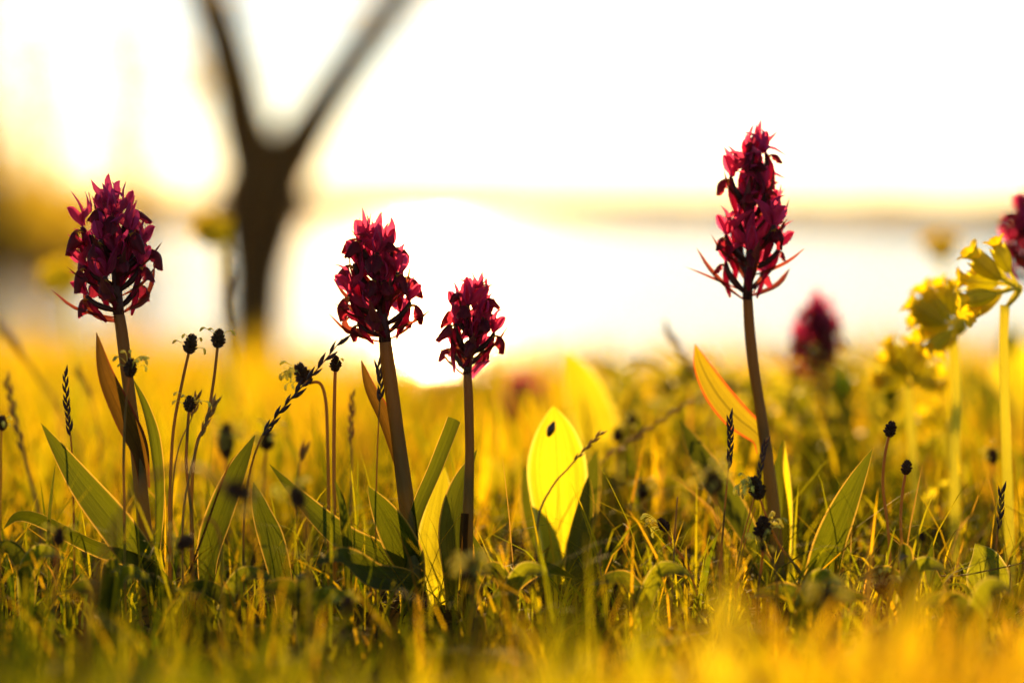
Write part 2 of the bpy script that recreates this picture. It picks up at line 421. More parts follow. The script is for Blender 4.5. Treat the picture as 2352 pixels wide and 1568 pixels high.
def forked_tree():
    d = 9.0
    base = at(585, 880, d); base.z = gz(base.x, base.y) - 0.05
    tr = thing('forked_tree', 'dark bare trunk forking into two long limbs on the bank', 'tree', base)
    q = K * d
    tk = [base, at(583, 880, d), at(584, 700, d), at(592, 560, d), at(604, 450, d), at(618, 372, d)]
    MB().tube(tk, [0.120, 0.102, 0.094, 0.100, 0.132, 0.152, 0.10], n=40, m=14).build('trunk', M['bark'], tr)
    def limb(pts, r, nm='limb'):
        return MB().tube(pts, r, n=36, m=10).build(nm, M['bark'], tr)
    left = [at(600, 420, d), at(578, 350, d), at(558, 285, d), at(537, 180, d), at(512, 90, d), at(480, 0, d - 0.05), at(440, -130, d - .1), at(420, -330, d - .3), at(380, -600, d - .3)]
    right = [at(630, 420, d), at(668, 360, d), at(706, 300, d), at(760, 215, d), at(825, 120, d), at(915, -10, d), at(985, -160, d + .1), at(1030, -400, d + .1), at(960, -760, d + .2), at(880, -1080, d + .1)]
    limb(left, [0.100, 0.100, 0.090, 0.084, 0.080, 0.074, 0.050, 0.028, 0.012])
    limb(right, [0.100, 0.096, 0.082, 0.072, 0.068, 0.062, 0.046, 0.032, 0.020, 0.009])
    rr = random.Random(5); tips = []
    for pts, k0 in ((left, 5), (right, 5)):
        for i in range(k0, len(pts)):
            for s in range(4):
                a = pts[i].lerp(pts[i - 1], rr.random())
                e = a + Vector((rr.uniform(-0.45, 0.45), rr.uniform(-0.4, 0.4), rr.uniform(0.10, 0.5)))
                MB().tube([a, a.lerp(e, 0.5) + Vector((0, 0, 0.04)), e], [0.007, 0.005, 0.002], n=6, m=5).build('twig', M['bark'], tr)
                tips += [e, a.lerp(e, 0.7)]
    near = [at(470 + rr.uniform(-12, 40), rr.uniform(20, 240), d) for _ in range(7)] + [at(852, 60, d), at(870, 30, d), at(530, 120, d), at(560, 200, d)]
    high = [at(rr.uniform(640, 890), rr.uniform(-1300, -720), d + rr.uniform(-.3, .3)) for _ in range(22)]  # leaf clusters added above the frame to shade the left foreground
    for h_ in high[::2]:
        a = right[-2].lerp(right[-1], rr.random())
        MB().tube([a, a.lerp(h_, 0.5) + Vector((0, 0, 0.05)), h_], [0.009, 0.006, 0.002], n=6, m=5).build('twig', M['bark'], tr)  # twigs out to the added shade clusters
    leaf_cloud('crown', tips, 1500, 0.16, 0.045, tr, rr)
    leaf_cloud('crown', high, 200, 0.10, 0.050, tr, rr)  # unseen leaves put in to block part of the sun
    leaf_cloud('limb_leaves', near, 300, 0.06, 0.034, tr, rr)
forked_tree()

def slim_tree(px, d, top_py, width, label, rr, lean=0, leaves=500):
    b = at(px, 640, d); b.z = gz(b.x, b.y) - 0.1
    tr = thing('slim_tree', label, 'tree', b, 'trees on the headland')
    top = at(px + lean, top_py, d); H = top.z - b.z
    MB().tube([b, b.lerp(top, 0.35) + Vector((width, 0, 0)), b.lerp(top, 0.7), top], [width, width * 0.8, width * 0.5, width * 0.1], n=16, m=8).build('trunk', M['bark'], tr)
    tips = []
    for i in range(13):
        s = 0.3 + 0.68 * i / 12; a = b.lerp(top, s)
        e = a + Vector((rr.uniform(-1, 1), rr.uniform(-1, 1), rr.uniform(0.3, 0.9))) * H * 0.11 * (1.25 - s)
        MB().tube([a, a.lerp(e, 0.6) + Vector((0, 0, -0.02)), e], [width * 0.22, width * 0.14, width * 0.05], n=6, m=5).build('branch', M['bark'], tr)
        tips += [e, a.lerp(e, 0.6)]
    leaf_cloud('crown', tips, leaves, H * 0.035, 0.16, tr, rr)
rr = random.Random(21)
slim_tree(290, 46, 40, 0.13, 'slender pale tree standing alone beside the forked tree across the inlet', rr, 12, 420)
slim_tree(95, 50, 60, 0.14, 'tall leafy tree rising over the round bushes on the headland', rr, -15, 480)
slim_tree(-60, 42, -100, 0.2, 'stout tree at the outer end of the headland', rr, 10, 800)

def bush(px, py, d, r, label, rr, n=1300):
    c = at(px, py, d); b = Vector((c.x, c.y, gz(c.x, c.y) - 0.05))
    tr = thing('bush', label, 'bush', b, 'bushes on the headland')
    cs = [c + Vector((rr.gauss(0, .55), rr.gauss(0, .4), rr.gauss(0, .35))) * r for _ in range(16)]
    for q in cs[:6]:
        MB().tube([b, b.lerp(q, .5) + Vector((0, 0, .1)), q], [0.05, 0.035, 0.012], n=6, m=5).build('stem', M['bark'], tr)
    leaf_cloud('foliage', cs, n, r * 0.26, 0.16, tr, rr)
bush(-20, 455, 44, 1.0, 'dense round bush under the stout headland tree', rr)
bush(60, 480, 47, 0.6, 'low bush under the tall leafy headland tree', rr, 900)
bush(150, 470, 52, 0.55, 'spreading bush between the two leaner headland trees', rr, 800)
bush(330, 478, 66, 0.6, 'low bush near the slender headland tree', rr, 700)

# ------------------------------------------------------------------ grass
def grass_mesh(name, X, Y, H, Wd, lean, tint, rg, mat, flat=0.0):
    """blades of 4 segments, each with its own bend, twist and tint"""
    n = len(X); Z = ground_z(X, Y) - 0.004
    az = rg.uniform(0, 2 * np.pi, n); sa = az + rg.uniform(1.0, 2.1, n)
    ts = np.array([0, 0.3, 0.6, 0.85, 1.0]); pw = np.array([0.85, 1.0, 0.85, 0.5, 0.0])
    V = np.zeros((n, 9, 3)); k = 0
    curl = rg.uniform(1.3, 2.4, n)
    for i, tt in enumerate(ts):
        off = lean * H * tt ** curl
        cx = X + np.cos(az) * off; cyy = Y + np.sin(az) * off
        cz = Z + H * tt * np.sqrt(np.clip(1 - 0.55 * (lean * tt) ** 2, 0.05, 1)) * (1 - flat) + 0.003 * flat
        if i == 4:
            V[:, 8] = np.stack([cx, cyy, cz], -1)
        else:
            tw = sa + 0.5 * tt
            w = Wd * pw[i] * 0.5
            V[:, 2 * i] = np.stack([cx - np.cos(tw) * w, cyy - np.sin(tw) * w, cz], -1)
            V[:, 2 * i + 1] = np.stack([cx + np.cos(tw) * w, cyy + np.sin(tw) * w, cz], -1)
    b = np.arange(n)[:, None] * 9
    q = np.concatenate([b + np.array([2 * i, 2 * i + 1, 2 * i + 3, 2 * i + 2]) for i in range(3)])
    tr = b + np.array([6, 7, 8])
    me = bpy.data.meshes.new(name)
    me.vertices.add(n * 9); me.vertices.foreach_set('co', V.astype(np.float32).ravel())
    loops = np.concatenate([q.ravel(), tr.ravel()]).astype(np.int32)
    me.loops.add(len(loops)); me.loops.foreach_set('vertex_index', loops)
    tot = np.concatenate([np.full(len(q), 4), np.full(len(tr), 3)]).astype(np.int32)
    st = np.concatenate([[0], np.cumsum(tot)[:-1]]).astype(np.int32)
    me.polygons.add(len(tot)); me.polygons.foreach_set('loop_start', st); me.polygons.foreach_set('loop_total', tot)
    me.polygons.foreach_set('use_smooth', np.ones(len(tot), bool))
    me.update(calc_edges=True); me.validate()
    ca = me.color_attributes.new('tint', 'FLOAT_COLOR', 'POINT')
    c = np.zeros((n, 9, 4), np.float32); c[:, :, 0] = tint[:, None]; c[:, :, 3] = 1
    ca.data.foreach_set('color', c.ravel())
    me.materials.append(mat)
    return link(name, me)

rg = np.random.default_rng(7)
def scatter(n, y0, y1, half, pow_=1.0):
    y = y0 + (y1 - y0) * rg.random(n) ** pow_
    return rg.uniform(-1, 1, n) * (0.20 * y + half), y
# tall blades close to the lens
X, Y = scatter(6400, 0.38, 0.96, 0.18)
top = 1385 - 80 * np.clip((X / (Y * K) ) / 700, -0.7, 1) + rg.normal(0, 45, len(X)) + 55 * np.sin(X / Y * 31 + 1.0) * np.sin(X / Y * 13 + Y * 9) - 130 * (rg.random(len(X)) < 0.03)
Hm = np.clip(HC - (top - HORIZON) * K * Y, 0.02, 0.12) * rg.uniform(0.55, 1.0, len(X))
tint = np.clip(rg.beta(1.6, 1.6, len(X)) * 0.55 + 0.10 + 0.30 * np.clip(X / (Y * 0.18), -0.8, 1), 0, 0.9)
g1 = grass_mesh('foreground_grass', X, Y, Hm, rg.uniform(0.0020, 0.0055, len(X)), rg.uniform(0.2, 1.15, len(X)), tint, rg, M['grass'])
tag(g1, 'tall meadow grass in soft golden and olive blades before the orchids', 'grass', kind='stuff')
# turf in and round the sharp zone
X, Y = scatter(13000, 0.98, 1.95, 0.35)
H = np.clip(rg.gamma(3.0, 0.0075, len(X)), 0.008, 0.05)
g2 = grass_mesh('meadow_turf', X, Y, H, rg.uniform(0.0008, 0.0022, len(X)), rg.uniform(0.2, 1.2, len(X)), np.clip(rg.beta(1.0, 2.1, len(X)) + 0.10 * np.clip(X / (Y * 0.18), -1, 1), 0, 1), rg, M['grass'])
tag(g2, 'fine short turf blades round the orchid stems', 'grass', kind='stuff')
X, Y = scatter(1700, 1.02, 1.42, 0.3)
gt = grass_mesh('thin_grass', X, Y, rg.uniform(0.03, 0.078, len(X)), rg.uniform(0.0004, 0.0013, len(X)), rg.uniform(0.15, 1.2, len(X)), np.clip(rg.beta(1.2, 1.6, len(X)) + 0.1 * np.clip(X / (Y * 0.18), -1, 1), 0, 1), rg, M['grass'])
tag(gt, 'thin wiry grass hairs standing among the orchid leaves', 'grass', kind='stuff')
X, Y = scatter(5200, 1.46, 2.0, 0.4)
gm = grass_mesh('soft_grass', X, Y, np.clip(rg.gamma(6, 0.0085, len(X)), 0.02, 0.085), rg.uniform(0.0014, 0.0034, len(X)), rg.uniform(0.1, 0.6, len(X)), np.clip(rg.beta(1.8, 2.2, len(X)), 0, 1), rg, M['grass'])
tag(gm, 'soft upright grass just behind the orchids', 'grass', kind='stuff')
# meadow behind
X, Y = scatter(16000, 1.85, 4.4, 0.5, 0.9)
H = np.clip(rg.gamma(5, 0.0085, len(X)), 0.015, 0.085)
g3 = grass_mesh('meadow_grass', X, Y, H, rg.uniform(0.0015, 0.0040, len(X)), rg.uniform(0.1, 0.7, len(X)), np.clip(rg.beta(1.8, 2.2, len(X)) + 0.05, 0, 1), rg, M['grass'])
tag(g3, 'blurred sunlit meadow grass running back to the bank edge', 'grass', kind='stuff')
X, Y = scatter(16000, 4.2, 14.0, 1.5, 1.2)
g4 = grass_mesh('bank_grass', X, Y, rg.uniform(0.04, 0.12, len(X)), rg.uniform(0.003, 0.007, len(X)), rg.uniform(0.1, 0.7, len(X)), rg.beta(1.6, 2.0, len(X)), rg, M['grass'])
tag(g4, 'rough grass on the bank below the meadow edge', 'grass', kind='stuff')
# dead straw lying in the turf
X, Y = scatter(600, 1.0, 1.5, 0.3)
g5 = grass_mesh('dead_straw', X, Y, rg.uniform(0.02, 0.06, len(X)), rg.uniform(0.0006, 0.0015, len(X)), rg.uniform(0.9, 1.4, len(X)), rg.uniform(0.8, 1.0, len(X)), rg, M['grass'], flat=0.75)
tag(g5, 'dry straw litter lying in the turf', 'straw', kind='stuff')

# ------------------------------------------------------------------ orchids
def lance(t): return (0.50 + 0.50 * float(sm(0, 0.45, t))) * (1 - max(0.0, (t - 0.45) / 0.55) ** 2.1)
def oval(t): return math.sin(math.pi * min(1, 0.10 + 0.90 * t) ** 0.85) * 0.98 + 0.02 * (1 - t)
def petalp(t): return max(0.0, math.sin(math.pi * (0.12 + 0.88 * t) ** 0.9)) ** 0.8
def strap(t): return 0.72 + 0.28 * min(1, t * 2)

def V3(*a): return Vector(a)
def pointed(t): return (0.35 + 0.65 * float(sm(0, 0.42, t))) * max(0.0, 1 - max(0.0, (t - 0.42) / 0.58) ** 1.6)
def flower_parts(seed):
    """meshes of one orchid floret: x outward, z up (metres)"""
    r = random.Random(seed); j = lambda s: r.uniform(-s, s)
    mm = 0.001
    body = MB().tube([V3(0, 0, -1) * mm, V3(5, 0, 1.0) * mm, V3(10, 0, 4) * mm, V3(13, j(.5), 8) * mm], [1.0 * mm, 1.6 * mm, 1.5 * mm, 0.9 * mm], n=8, m=6).mesh('flower', M['ovary'])
    spur = MB().tube([V3(12.5, 0, 7.5) * mm, V3(10.5, 0, 2.0) * mm, V3(7.5, j(1), -2.5) * mm, V3(5, j(1.5), -6) * mm], [1.0 * mm, 1.5 * mm, 1.4 * mm, 0.6 * mm], n=8, m=6).mesh('spur', M['petal'])
    parts = [('spur', spur)]
    for s in (-1, 1):
        k = r.uniform(0.8, 1.1)
        sep = MB().blade([V3(12.5, s * 0.6, 8) * mm, V3(12.5, s * 3.2 * k, 11.5) * mm, V3(11.5 + j(2), s * (5.5 * k + j(1)), 16) * mm, V3(9.0 + j(4), s * (8 * k + j(2)), 21 + j(2.5)) * mm], 5.2 * mm, pointed, facing=V3(1, s * 0.3, 0.3), fold=0.5, roll=[j(.2), j(.7) + s * 0.6], n=9, m=4, wave=0.04, seed=seed).mesh('sepal', M['petal'])
        parts.append(('sepal', sep))
        pet = MB().blade([V3(12.5, s * 0.5, 8.5) * mm, V3(15, s * 1.6, 11.5) * mm, V3(18, s * 1.0, 14.5) * mm, V3(20, s * 0.2, 15.5 + j(1)) * mm], 4.2 * mm, pointed, facing=V3(0.4, s, 0.3), fold=0.3, n=7, m=3).mesh('petal', M['petal'])
        parts.append(('petal', pet))
    dors = MB().blade([V3(12, 0, 8.5) * mm, V3(13.5, 0, 13.5) * mm, V3(16, j(.8), 18) * mm, V3(18.5 + j(2), j(1.5), 21 + j(2)) * mm], 4.8 * mm, pointed, facing=V3(1, 0, -0.4), fold=-0.5, n=7, m=4).mesh('sepal', M['petal'])
    parts.append(('sepal', dors))
    def lipw(t): return (0.32 + 0.68 * float(sm(0.10, 0.62, t))) * (1 - 0.62 * max(0, (t - 0.66) / 0.34) ** 1.3) * (1 + 0.14 * math.sin(t * 27 + seed))
    lip = MB().blade([V3(12.5, 0, 7) * mm, V3(16.0, 0, 6) * mm, V3(18.5 + j(.8), j(.5), 2) * mm, V3(18 + j(1.8), j(.8), -3.5 + j(1.5)) * mm], 11.5 * mm, lipw, facing=V3(1, 0, 0.8), fold=[-0.5, -0.9 + j(.2), -1.0 + j(.3)], n=10, m=6, wave=0.07, seed=seed * 1.7).mesh('lip', M['lip'])
    parts.append(('lip', lip))
    return body, parts
FL = [flower_parts(s) for s in range(6)]
def bract_mesh(seed, w=4.6):
    r = random.Random(seed); mm = 0.001
    return MB().blade([V3(0, 0, -2) * mm, V3(7, 0, 1) * mm, V3(14, r.uniform(-1, 1), 6) * mm, V3(19, r.uniform(-2.5, 2.5), 14 + r.uniform(-2, 4)) * mm], w * mm, lance, facing=V3(-0.3, 0, 1), fold=0.5, roll=[0, r.uniform(-.5, .5)], n=9, m=4).mesh('bract', M['bract'])
BR = [bract_mesh(s) for s in range(4)]

def leaves_of(tr, leaves):
    for L in leaves:
        pts, w, d = L['p'], L['w'], L['d']
        dd = d if isinstance(d, (list, tuple)) else [d] * len(pts)
        P = [at(p[0], p[1], lerp_list(dd, i / (len(pts) - 1))) for i, p in enumerate(pts)]
        if L.get('ground', True):
            b = P[0]; b = Vector((b.x, b.y, gz(b.x, b.y) - 0.004))
            if b.z < P[0].z - 0.004: P = [b] + P
        mean = sum(dd) / len(dd)
        o = MB().blade(P, w * K * mean, L.get('prof', lance), fold=L.get('fold', 0.35), roll=L.get('roll', 0.0), n=26, m=8, wave=L.get('wave', 0.012), seed=w).build(L.get('n', 'leaf'), M[L.get('m', 'leaf')], tr)
        if 'label' in L: o['label'] = L['label']

def orchid(label, d, stem, top, wid, nfl, fsize, leaves, seed, up=(0.05, 0.95), full=True, extra=(), top_len=0.018, loose=0.2, lip=1.0):
    """stem: picture points from the spike's foot down; top: spike tip; wid: stem width in picture units"""
    r = random.Random(seed)
    P = [at(x, y, d) for x, y in stem]; e = P[-1]
    base = Vector((e.x, e.y, gz(e.x, e.y) - 0.006))
    if P[-1].z - base.z > 0.004: P.append(base)
    tr = thing('orchid', label, 'orchid', base, 'orchids in the meadow')
    w = wid * K * d * 0.5
    foot = P[0]; tip = at(top[0], top[1], d); ax = (tip - foot).normalized()
    L = (tip - foot).length - top_len * fsize
    MB().tube(P[::-1], [w * 1.45, w * 1.12, w * 1.12, w * 0.96, w * 1.0, w * 0.88], n=34, m=14, ridge=0.06).build('stem', M['stem'], tr)
    MB().tube([foot - ax * 0.002, foot + ax * L * 0.5, foot + ax * L], [w * 0.98, w * 0.72, w * 0.3], n=10, m=8).build('flower_axis', M['ovary'], tr)
    side = ax.cross(Vector((0, 1, 0))).normalized(); front = side.cross(ax)
    Tb = Matrix.Translation(-base)
    for i in range(nfl):
        s = i / (nfl - 1)
        a = i * 2.39996 + r.uniform(-.25, .25)
        h = L * (0.02 + 0.98 * s ** 0.92) + r.uniform(-.0015, .0015)
        out = side * math.cos(a) + front * math.sin(a)
        el = up[0] + (up[1] - up[0]) * s ** 1.5 + r.uniform(-loose, loose)
        xo = (out * math.cos(el) + ax * math.sin(el)).normalized()
        yo = ax.cross(out).normalized(); zo = xo.cross(yo)
        tw = r.uniform(-.25, .25)
        rot = Matrix((xo, yo, zo)).transposed() @ Matrix.Rotation(tw, 3, 'X')
        sc = fsize * (1.0 - 0.22 * s ** 4) * r.uniform(0.82, 1.15) * (0.9 if s < 0.1 else 1)
        mat4 = Matrix.Translation(foot + ax * h + out * w * 0.5 - base) @ rot.to_4x4() @ Matrix.Scale(sc, 4)
        body, parts = FL[r.randrange(len(FL))]
        fo = place('flower', body, tr, mat4)
        for nm, me in parts:
            po = link(nm, me, fo)
            if nm == 'lip' and lip != 1.0:
                po.matrix_local = Matrix.Translation(V3(0.0125, 0, 0.007)) @ Matrix.Scale(lip * r.uniform(0.7, 1.2), 4) @ Matrix.Translation(V3(-0.0125, 0, -0.007))
        if full and (i % 3 != 2 or s < 0.4):
            el2 = el - 0.18 + r.uniform(-.15, .15)
            xo = (out * math.cos(el2) + ax * math.sin(el2)).normalized(); zo = xo.cross(yo)
            rot = Matrix((xo, yo, zo)).transposed()
            bs = fsize * (1.15 - 0.4 * s) * r.uniform(0.8, 1.15)
            place('bract', BR[r.randrange(4)], tr, Matrix.Translation(foot + ax * (h - 0.002) + out * w * 0.6 - base) @ rot.to_4x4() @ Matrix.Scale(bs, 4))
    for pts, wd, mt in extra:
        Q = [at(x, y, d) for x, y in pts]
        MB().blade(Q, wd * K * d, lance, fold=0.5, roll=[0.2, 1.0], n=16, m=4).build('bract', M[mt], tr)
    leaves_of(tr, leaves)
    return tr

orchid('squat dark magenta orchid with a bronze leaf hugging its brown stem', 1.25,
    [(272, 712), (280, 760), (290, 840), (304, 950), (317, 1050), (328, 1160), (340, 1290)], (253, 418), 28, 20, 0.98, [
    dict(p=[(330, 1120), (318, 1035), (278, 950), (240, 860), (221, 762)], w=62, d=[1.25, 1.245, 1.23, 1.235], m='leaf_bronze', fold=0.55, roll=0.45, ground=False, label='speckled bronze leaf clasping the stem'),
    dict(p=[(352, 1330), (360, 1150), (348, 1020), (330, 940), (305, 868)], w=46, d=1.262, fold=0.7, roll=0.9, ground=False),
    dict(p=[(420, 1440), (345, 1320), (270, 1215), (180, 1100), (93, 970)], w=88, d=[1.25, 1.24, 1.23], fold=0.35, roll=0.25),
    dict(p=[(430, 1400), (350, 1300), (220, 1252), (95, 1190), (40, 1182), (6, 1215)], w=58, d=[1.25, 1.24, 1.22], fold=0.3, roll=-0.7),
    dict(p=[(480, 1280), (508, 1180), (548, 1080), (586, 998)], w=72, d=[1.25, 1.24, 1.235], fold=0.3, roll=-0.35),
    ], 3, up=(-0.02, 0.48), top_len=0.020, extra=[([(268, 738), (228, 728), (198, 700), (190, 660)], 20, 'bract'), ([(290, 712), (318, 700), (338, 682), (342, 668)], 14, 'bract')])

orchid('broad purple orchid with a long grass-like leaf and strap leaves at its foot', 1.25,
    [(884, 775), (892, 840), (906, 940), (922, 1060), (936, 1170), (948, 1290)], (852, 496), 32, 22, 0.97, [
    dict(p=[(925, 1130), (908, 1045), (880, 960), (846, 890), (829, 824)], w=46, d=[1.25, 1.255, 1.26], fold=0.6, roll=0.5, ground=False, m='leaf_bronze'),
    dict(p=[(930, 1330), (860, 1275), (790, 1240), (700, 1158), (619, 1066)], w=76, d=[1.25, 1.235, 1.22], fold=0.4, roll=0.5, wave=0.03),
    dict(p=[(945, 1310), (915, 1240), (880, 1175), (844, 1114)], w=84, d=[1.25, 1.235, 1.225], fold=0.28, roll=0.15),
    dict(p=[(948, 1240), (962, 1170), (998, 1085), (1028, 1010), (1046, 962)], w=40, d=[1.25, 1.24], fold=0.5, roll=-0.3, prof=strap, label='blunt strap leaf with its tip bitten off'),
    dict(p=[(945, 1345), (860, 1325), (790, 1280), (722, 1292)], w=70, d=[1.23, 1.20, 1.17], fold=0.3, roll=0.7),
    ], 8, up=(0.15, 0.6), top_len=0.021, extra=[([(872, 770), (830, 765), (796, 758), (790, 735), (812, 722)], 24, 'bract')])

orchid('small slender orchid on a straight thin stem between cut leaf stubs', 1.245,
    [(1074, 850), (1077, 930), (1079, 1040), (1076, 1160), (1074, 1290)], (1098, 645), 21, 15, 0.84, [
    dict(p=[(1040, 1300), (1040, 1200), (1060, 1110), (1096, 1032)], w=66, d=[1.26, 1.265, 1.27], fold=0.35, roll=-0.5),
    dict(p=[(1010, 1330), (1000, 1250), (1010, 1160), (1022, 1070)], w=90, d=[1.275, 1.29, 1.30], m='leaf_bright', fold=0.3, roll=0.1),
    dict(p=[(1070, 1330), (1065, 1250), (1068, 1178)], w=34, d=1.243, fold=1.0, prof=strap, m='leaf_bronze', label='torn brown sheath at the stem foot'),
    dict(p=[(1085, 1350), (1105, 1290), (1085, 1225)], w=40, d=1.24, fold=0.5),
    ], 14, up=(0.3, 0.75), extra=[([(1080, 868), (1098, 838), (1128, 826)], 26, 'petal')])

orchid('tall narrow orchid glowing pink with a needle-thin bract below its spike', 1.30,
    [(1717, 678), (1722, 760), (1732, 850), (1748, 950), (1766, 1080), (1778, 1180), (1788, 1310)], (1738, 288), 25, 19, 1.12, [
    dict(p=[(1752, 1040), (1742, 1000), (1690, 955), (1645, 900), (1612, 840), (1596, 788)], w=66, d=[1.30, 1.305, 1.31], fold=0.25, roll=0.1, ground=False, m='leaf_red', label='amber leaf with a glowing red-orange edge'),
    dict(p=[(1790, 1370), (1720, 1235), (1650, 1120), (1600, 1040), (1562, 962)], w=72, d=[1.31, 1.33, 1.35], fold=0.4, roll=0.4),
    dict(p=[(1875, 1360), (1905, 1250), (1950, 1140), (2006, 1027)], w=78, d=[1.30, 1.28, 1.27], fold=0.25, roll=-0.15, label='upright sword-shaped green leaf'),
    dict(p=[(1792, 1330), (1795, 1200), (1785, 1080), (1800, 1008)], w=44, d=[1.305, 1.315], fold=0.8, roll=0.2),
    ], 23, up=(0.12, 0.92), loose=0.32, lip=0.75, top_len=0.022, extra=[([(1706, 668), (1650, 645), (1610, 628), (1572, 612)], 8, 'bract'), ([(1730, 672), (1745, 640), (1752, 615)], 9, 'bract')])

orchid('small maroon orchid head, out of focus beside the cowslips', 1.72, [(1882, 852), (1890, 960), (1900, 1100)], (1876, 690), 16, 15, 1.15, [], 31, up=(0.1, 1.0))
orchid('blurred purple orchid leaning in behind the yellow cowslip umbel', 1.48, [(2372, 640), (2372, 800), (2368, 1000), (2362, 1250)], (2368, 440), 24, 20, 0.95, [], 37, up=(0.1, 0.9))
orchid('faint pink orchid low in the grass behind the small slender orchid', 2.1, [(1205, 960), (1208, 1020)], (1200, 872), 14, 12, 1.0, [], 41, up=(0.2, 1.0))

# leafy shoots without flowers
def shoot(label, leaves, name='leaf_shoot', group='leafy shoots in the turf'):
    L = leaves[0]; d = L['d'][0] if isinstance(L['d'], (list, tuple)) else L['d']
    b = at(*L['p'][0], d); b = Vector((b.x, b.y, gz(b.x, b.y) - 0.004))
    tr = thing(name, label, 'plant', b, group); leaves_of(tr, leaves); return tr
def spoon(t): return (0.62 + 0.38 * float(sm(0.30, 0.60, t))) * (1 - max(0.0, (t - 0.60) / 0.40) ** 1.7)
shoot('broad upright tulip-like leaf glowing yellow with a shadowed lower half', [
    dict(p=[(1288, 1330), (1288, 1230), (1280, 1090), (1276, 1000), (1270, 930)], w=158, d=[1.33, 1.335, 1.34], m='leaf_bright', prof=spoon, fold=0.5, roll=0.0),
    dict(p=[(1262, 1340), (1250, 1240), (1228, 1150), (1200, 1070)], w=84, d=[1.365, 1.375], fold=0.4, m='leaf'),
    dict(p=[(1310, 1340), (1322, 1230), (1345, 1130), (1372, 1030)], w=84, d=[1.365, 1.375], fold=0.4, m='leaf'),
    dict(p=[(1318, 1340), (1328, 1250), (1345, 1160), (1352, 1090)], w=64, d=[1.30, 1.31], fold=0.6)])
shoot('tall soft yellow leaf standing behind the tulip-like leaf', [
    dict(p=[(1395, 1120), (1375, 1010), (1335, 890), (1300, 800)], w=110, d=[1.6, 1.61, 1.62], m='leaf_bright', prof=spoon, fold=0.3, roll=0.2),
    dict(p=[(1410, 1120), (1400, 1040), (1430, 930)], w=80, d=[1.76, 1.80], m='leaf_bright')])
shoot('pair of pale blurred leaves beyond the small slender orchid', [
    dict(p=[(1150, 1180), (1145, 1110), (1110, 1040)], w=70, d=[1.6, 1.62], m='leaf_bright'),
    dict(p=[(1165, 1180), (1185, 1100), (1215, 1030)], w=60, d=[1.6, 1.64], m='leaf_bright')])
shoot('rounded hairy leaf with a bright scalloped rim under the cowslips', [
    dict(p=[(2290, 1420), (2272, 1350), (2262, 1290), (2240, 1245)], w=110, d=[1.24, 1.25], m='leaf_broad', prof=oval, fold=0.3, wave=0.04),
    dict(p=[(2300, 1420), (2330, 1370), (2352, 1330)], w=60, d=[1.24, 1.22], m='leaf_broad')])
shoot('pointed hairy leaf rising beside the scalloped leaf', [
    dict(p=[(2175, 1430), (2150, 1350), (2135, 1300), (2142, 1240)], w=44, d=[1.22, 1.215], fold=0.6)])
shoot('crinkled narrow leaf between the bronze-leaved and broad purple orchids', [
    dict(p=[(650, 1350), (625, 1240), (600, 1170), (582, 1105)], w=62, d=[1.24, 1.235], m='leaf', wave=0.07, fold=0.3)])
shoot('slim folded leaf standing before the green leaf lying by the purple orchid', [
    dict(p=[(800, 1290), (796, 1220), (785, 1150), (768, 1098)], w=36, d=[1.22, 1.215], fold=0.8)])
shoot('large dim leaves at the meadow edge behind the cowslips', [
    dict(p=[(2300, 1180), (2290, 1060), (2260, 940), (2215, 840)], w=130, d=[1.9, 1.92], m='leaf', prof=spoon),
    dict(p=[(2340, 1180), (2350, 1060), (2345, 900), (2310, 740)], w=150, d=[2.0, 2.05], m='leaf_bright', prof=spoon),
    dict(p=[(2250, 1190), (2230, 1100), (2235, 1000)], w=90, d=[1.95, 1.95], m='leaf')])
shoot('dark low leaf lying among straw near the bitten strap leaf', [
    dict(p=[(1130, 1400), (1180, 1330), (1250, 1300), (1330, 1330)], w=60, d=[1.2, 1.22], roll=0.6)])

low = [
    ('dark low leaf pair under the curled leaf of the squat orchid', 60, 1330, 1.2, ((-70, -70), (60, -60)), 46),
    ('broad low leaves before the bronze-leaved stem', 250, 1400, 1.18, ((-80, -50), (70, -80), (20, -95)), 50),
    ('drooping dull leaves in straw beneath the dark pointed leaf', 520, 1390, 1.2, ((-90, -40), (80, -70)), 44),
    ('dim low leaves before the lying leaf of the purple orchid', 700, 1410, 1.16, ((-80, -60), (90, -40), (-10, -90)), 52),
    ('low leaves between the thin-stemmed orchid and the tulip-like leaf', 1170, 1380, 1.2, ((-60, -70), (70, -70)), 46),
    ('arching low leaves in the golden grass', 1480, 1400, 1.2, ((-90, -70), (80, -90)), 46),
    ('dark ground leaves at the foot of the sword-shaped leaf', 1850, 1410, 1.18, ((-90, -50), (60, -80), (110, -40)), 54),
    ('low leaves under the black plantain buds', 2080, 1380, 1.2, ((-80, -60), (70, -80), (-10, -110)), 48),
    ('spreading low leaves beside the scalloped leaf', 2240, 1440, 1.14, ((-100, -60), (60, -90)), 54)]
for lb, px, py, d, tips_, w_ in low:
    shoot(lb, [dict(p=[(px, py), (px + tx * 0.45, py + ty * 0.95), (px + tx, py + ty), (px + tx * 1.45, py + ty * 0.78)], w=w_, d=[d, d - 0.01 * (1 if tx > 0 else -1), d - 0.03], fold=0.4, roll=0.5 if tx < 0 else -0.5, m='leaf' if k_ != 1 else 'leaf_broad', prof=oval) for k_, (tx, ty) in enumerate(tips_)], group='low leaves in the turf')

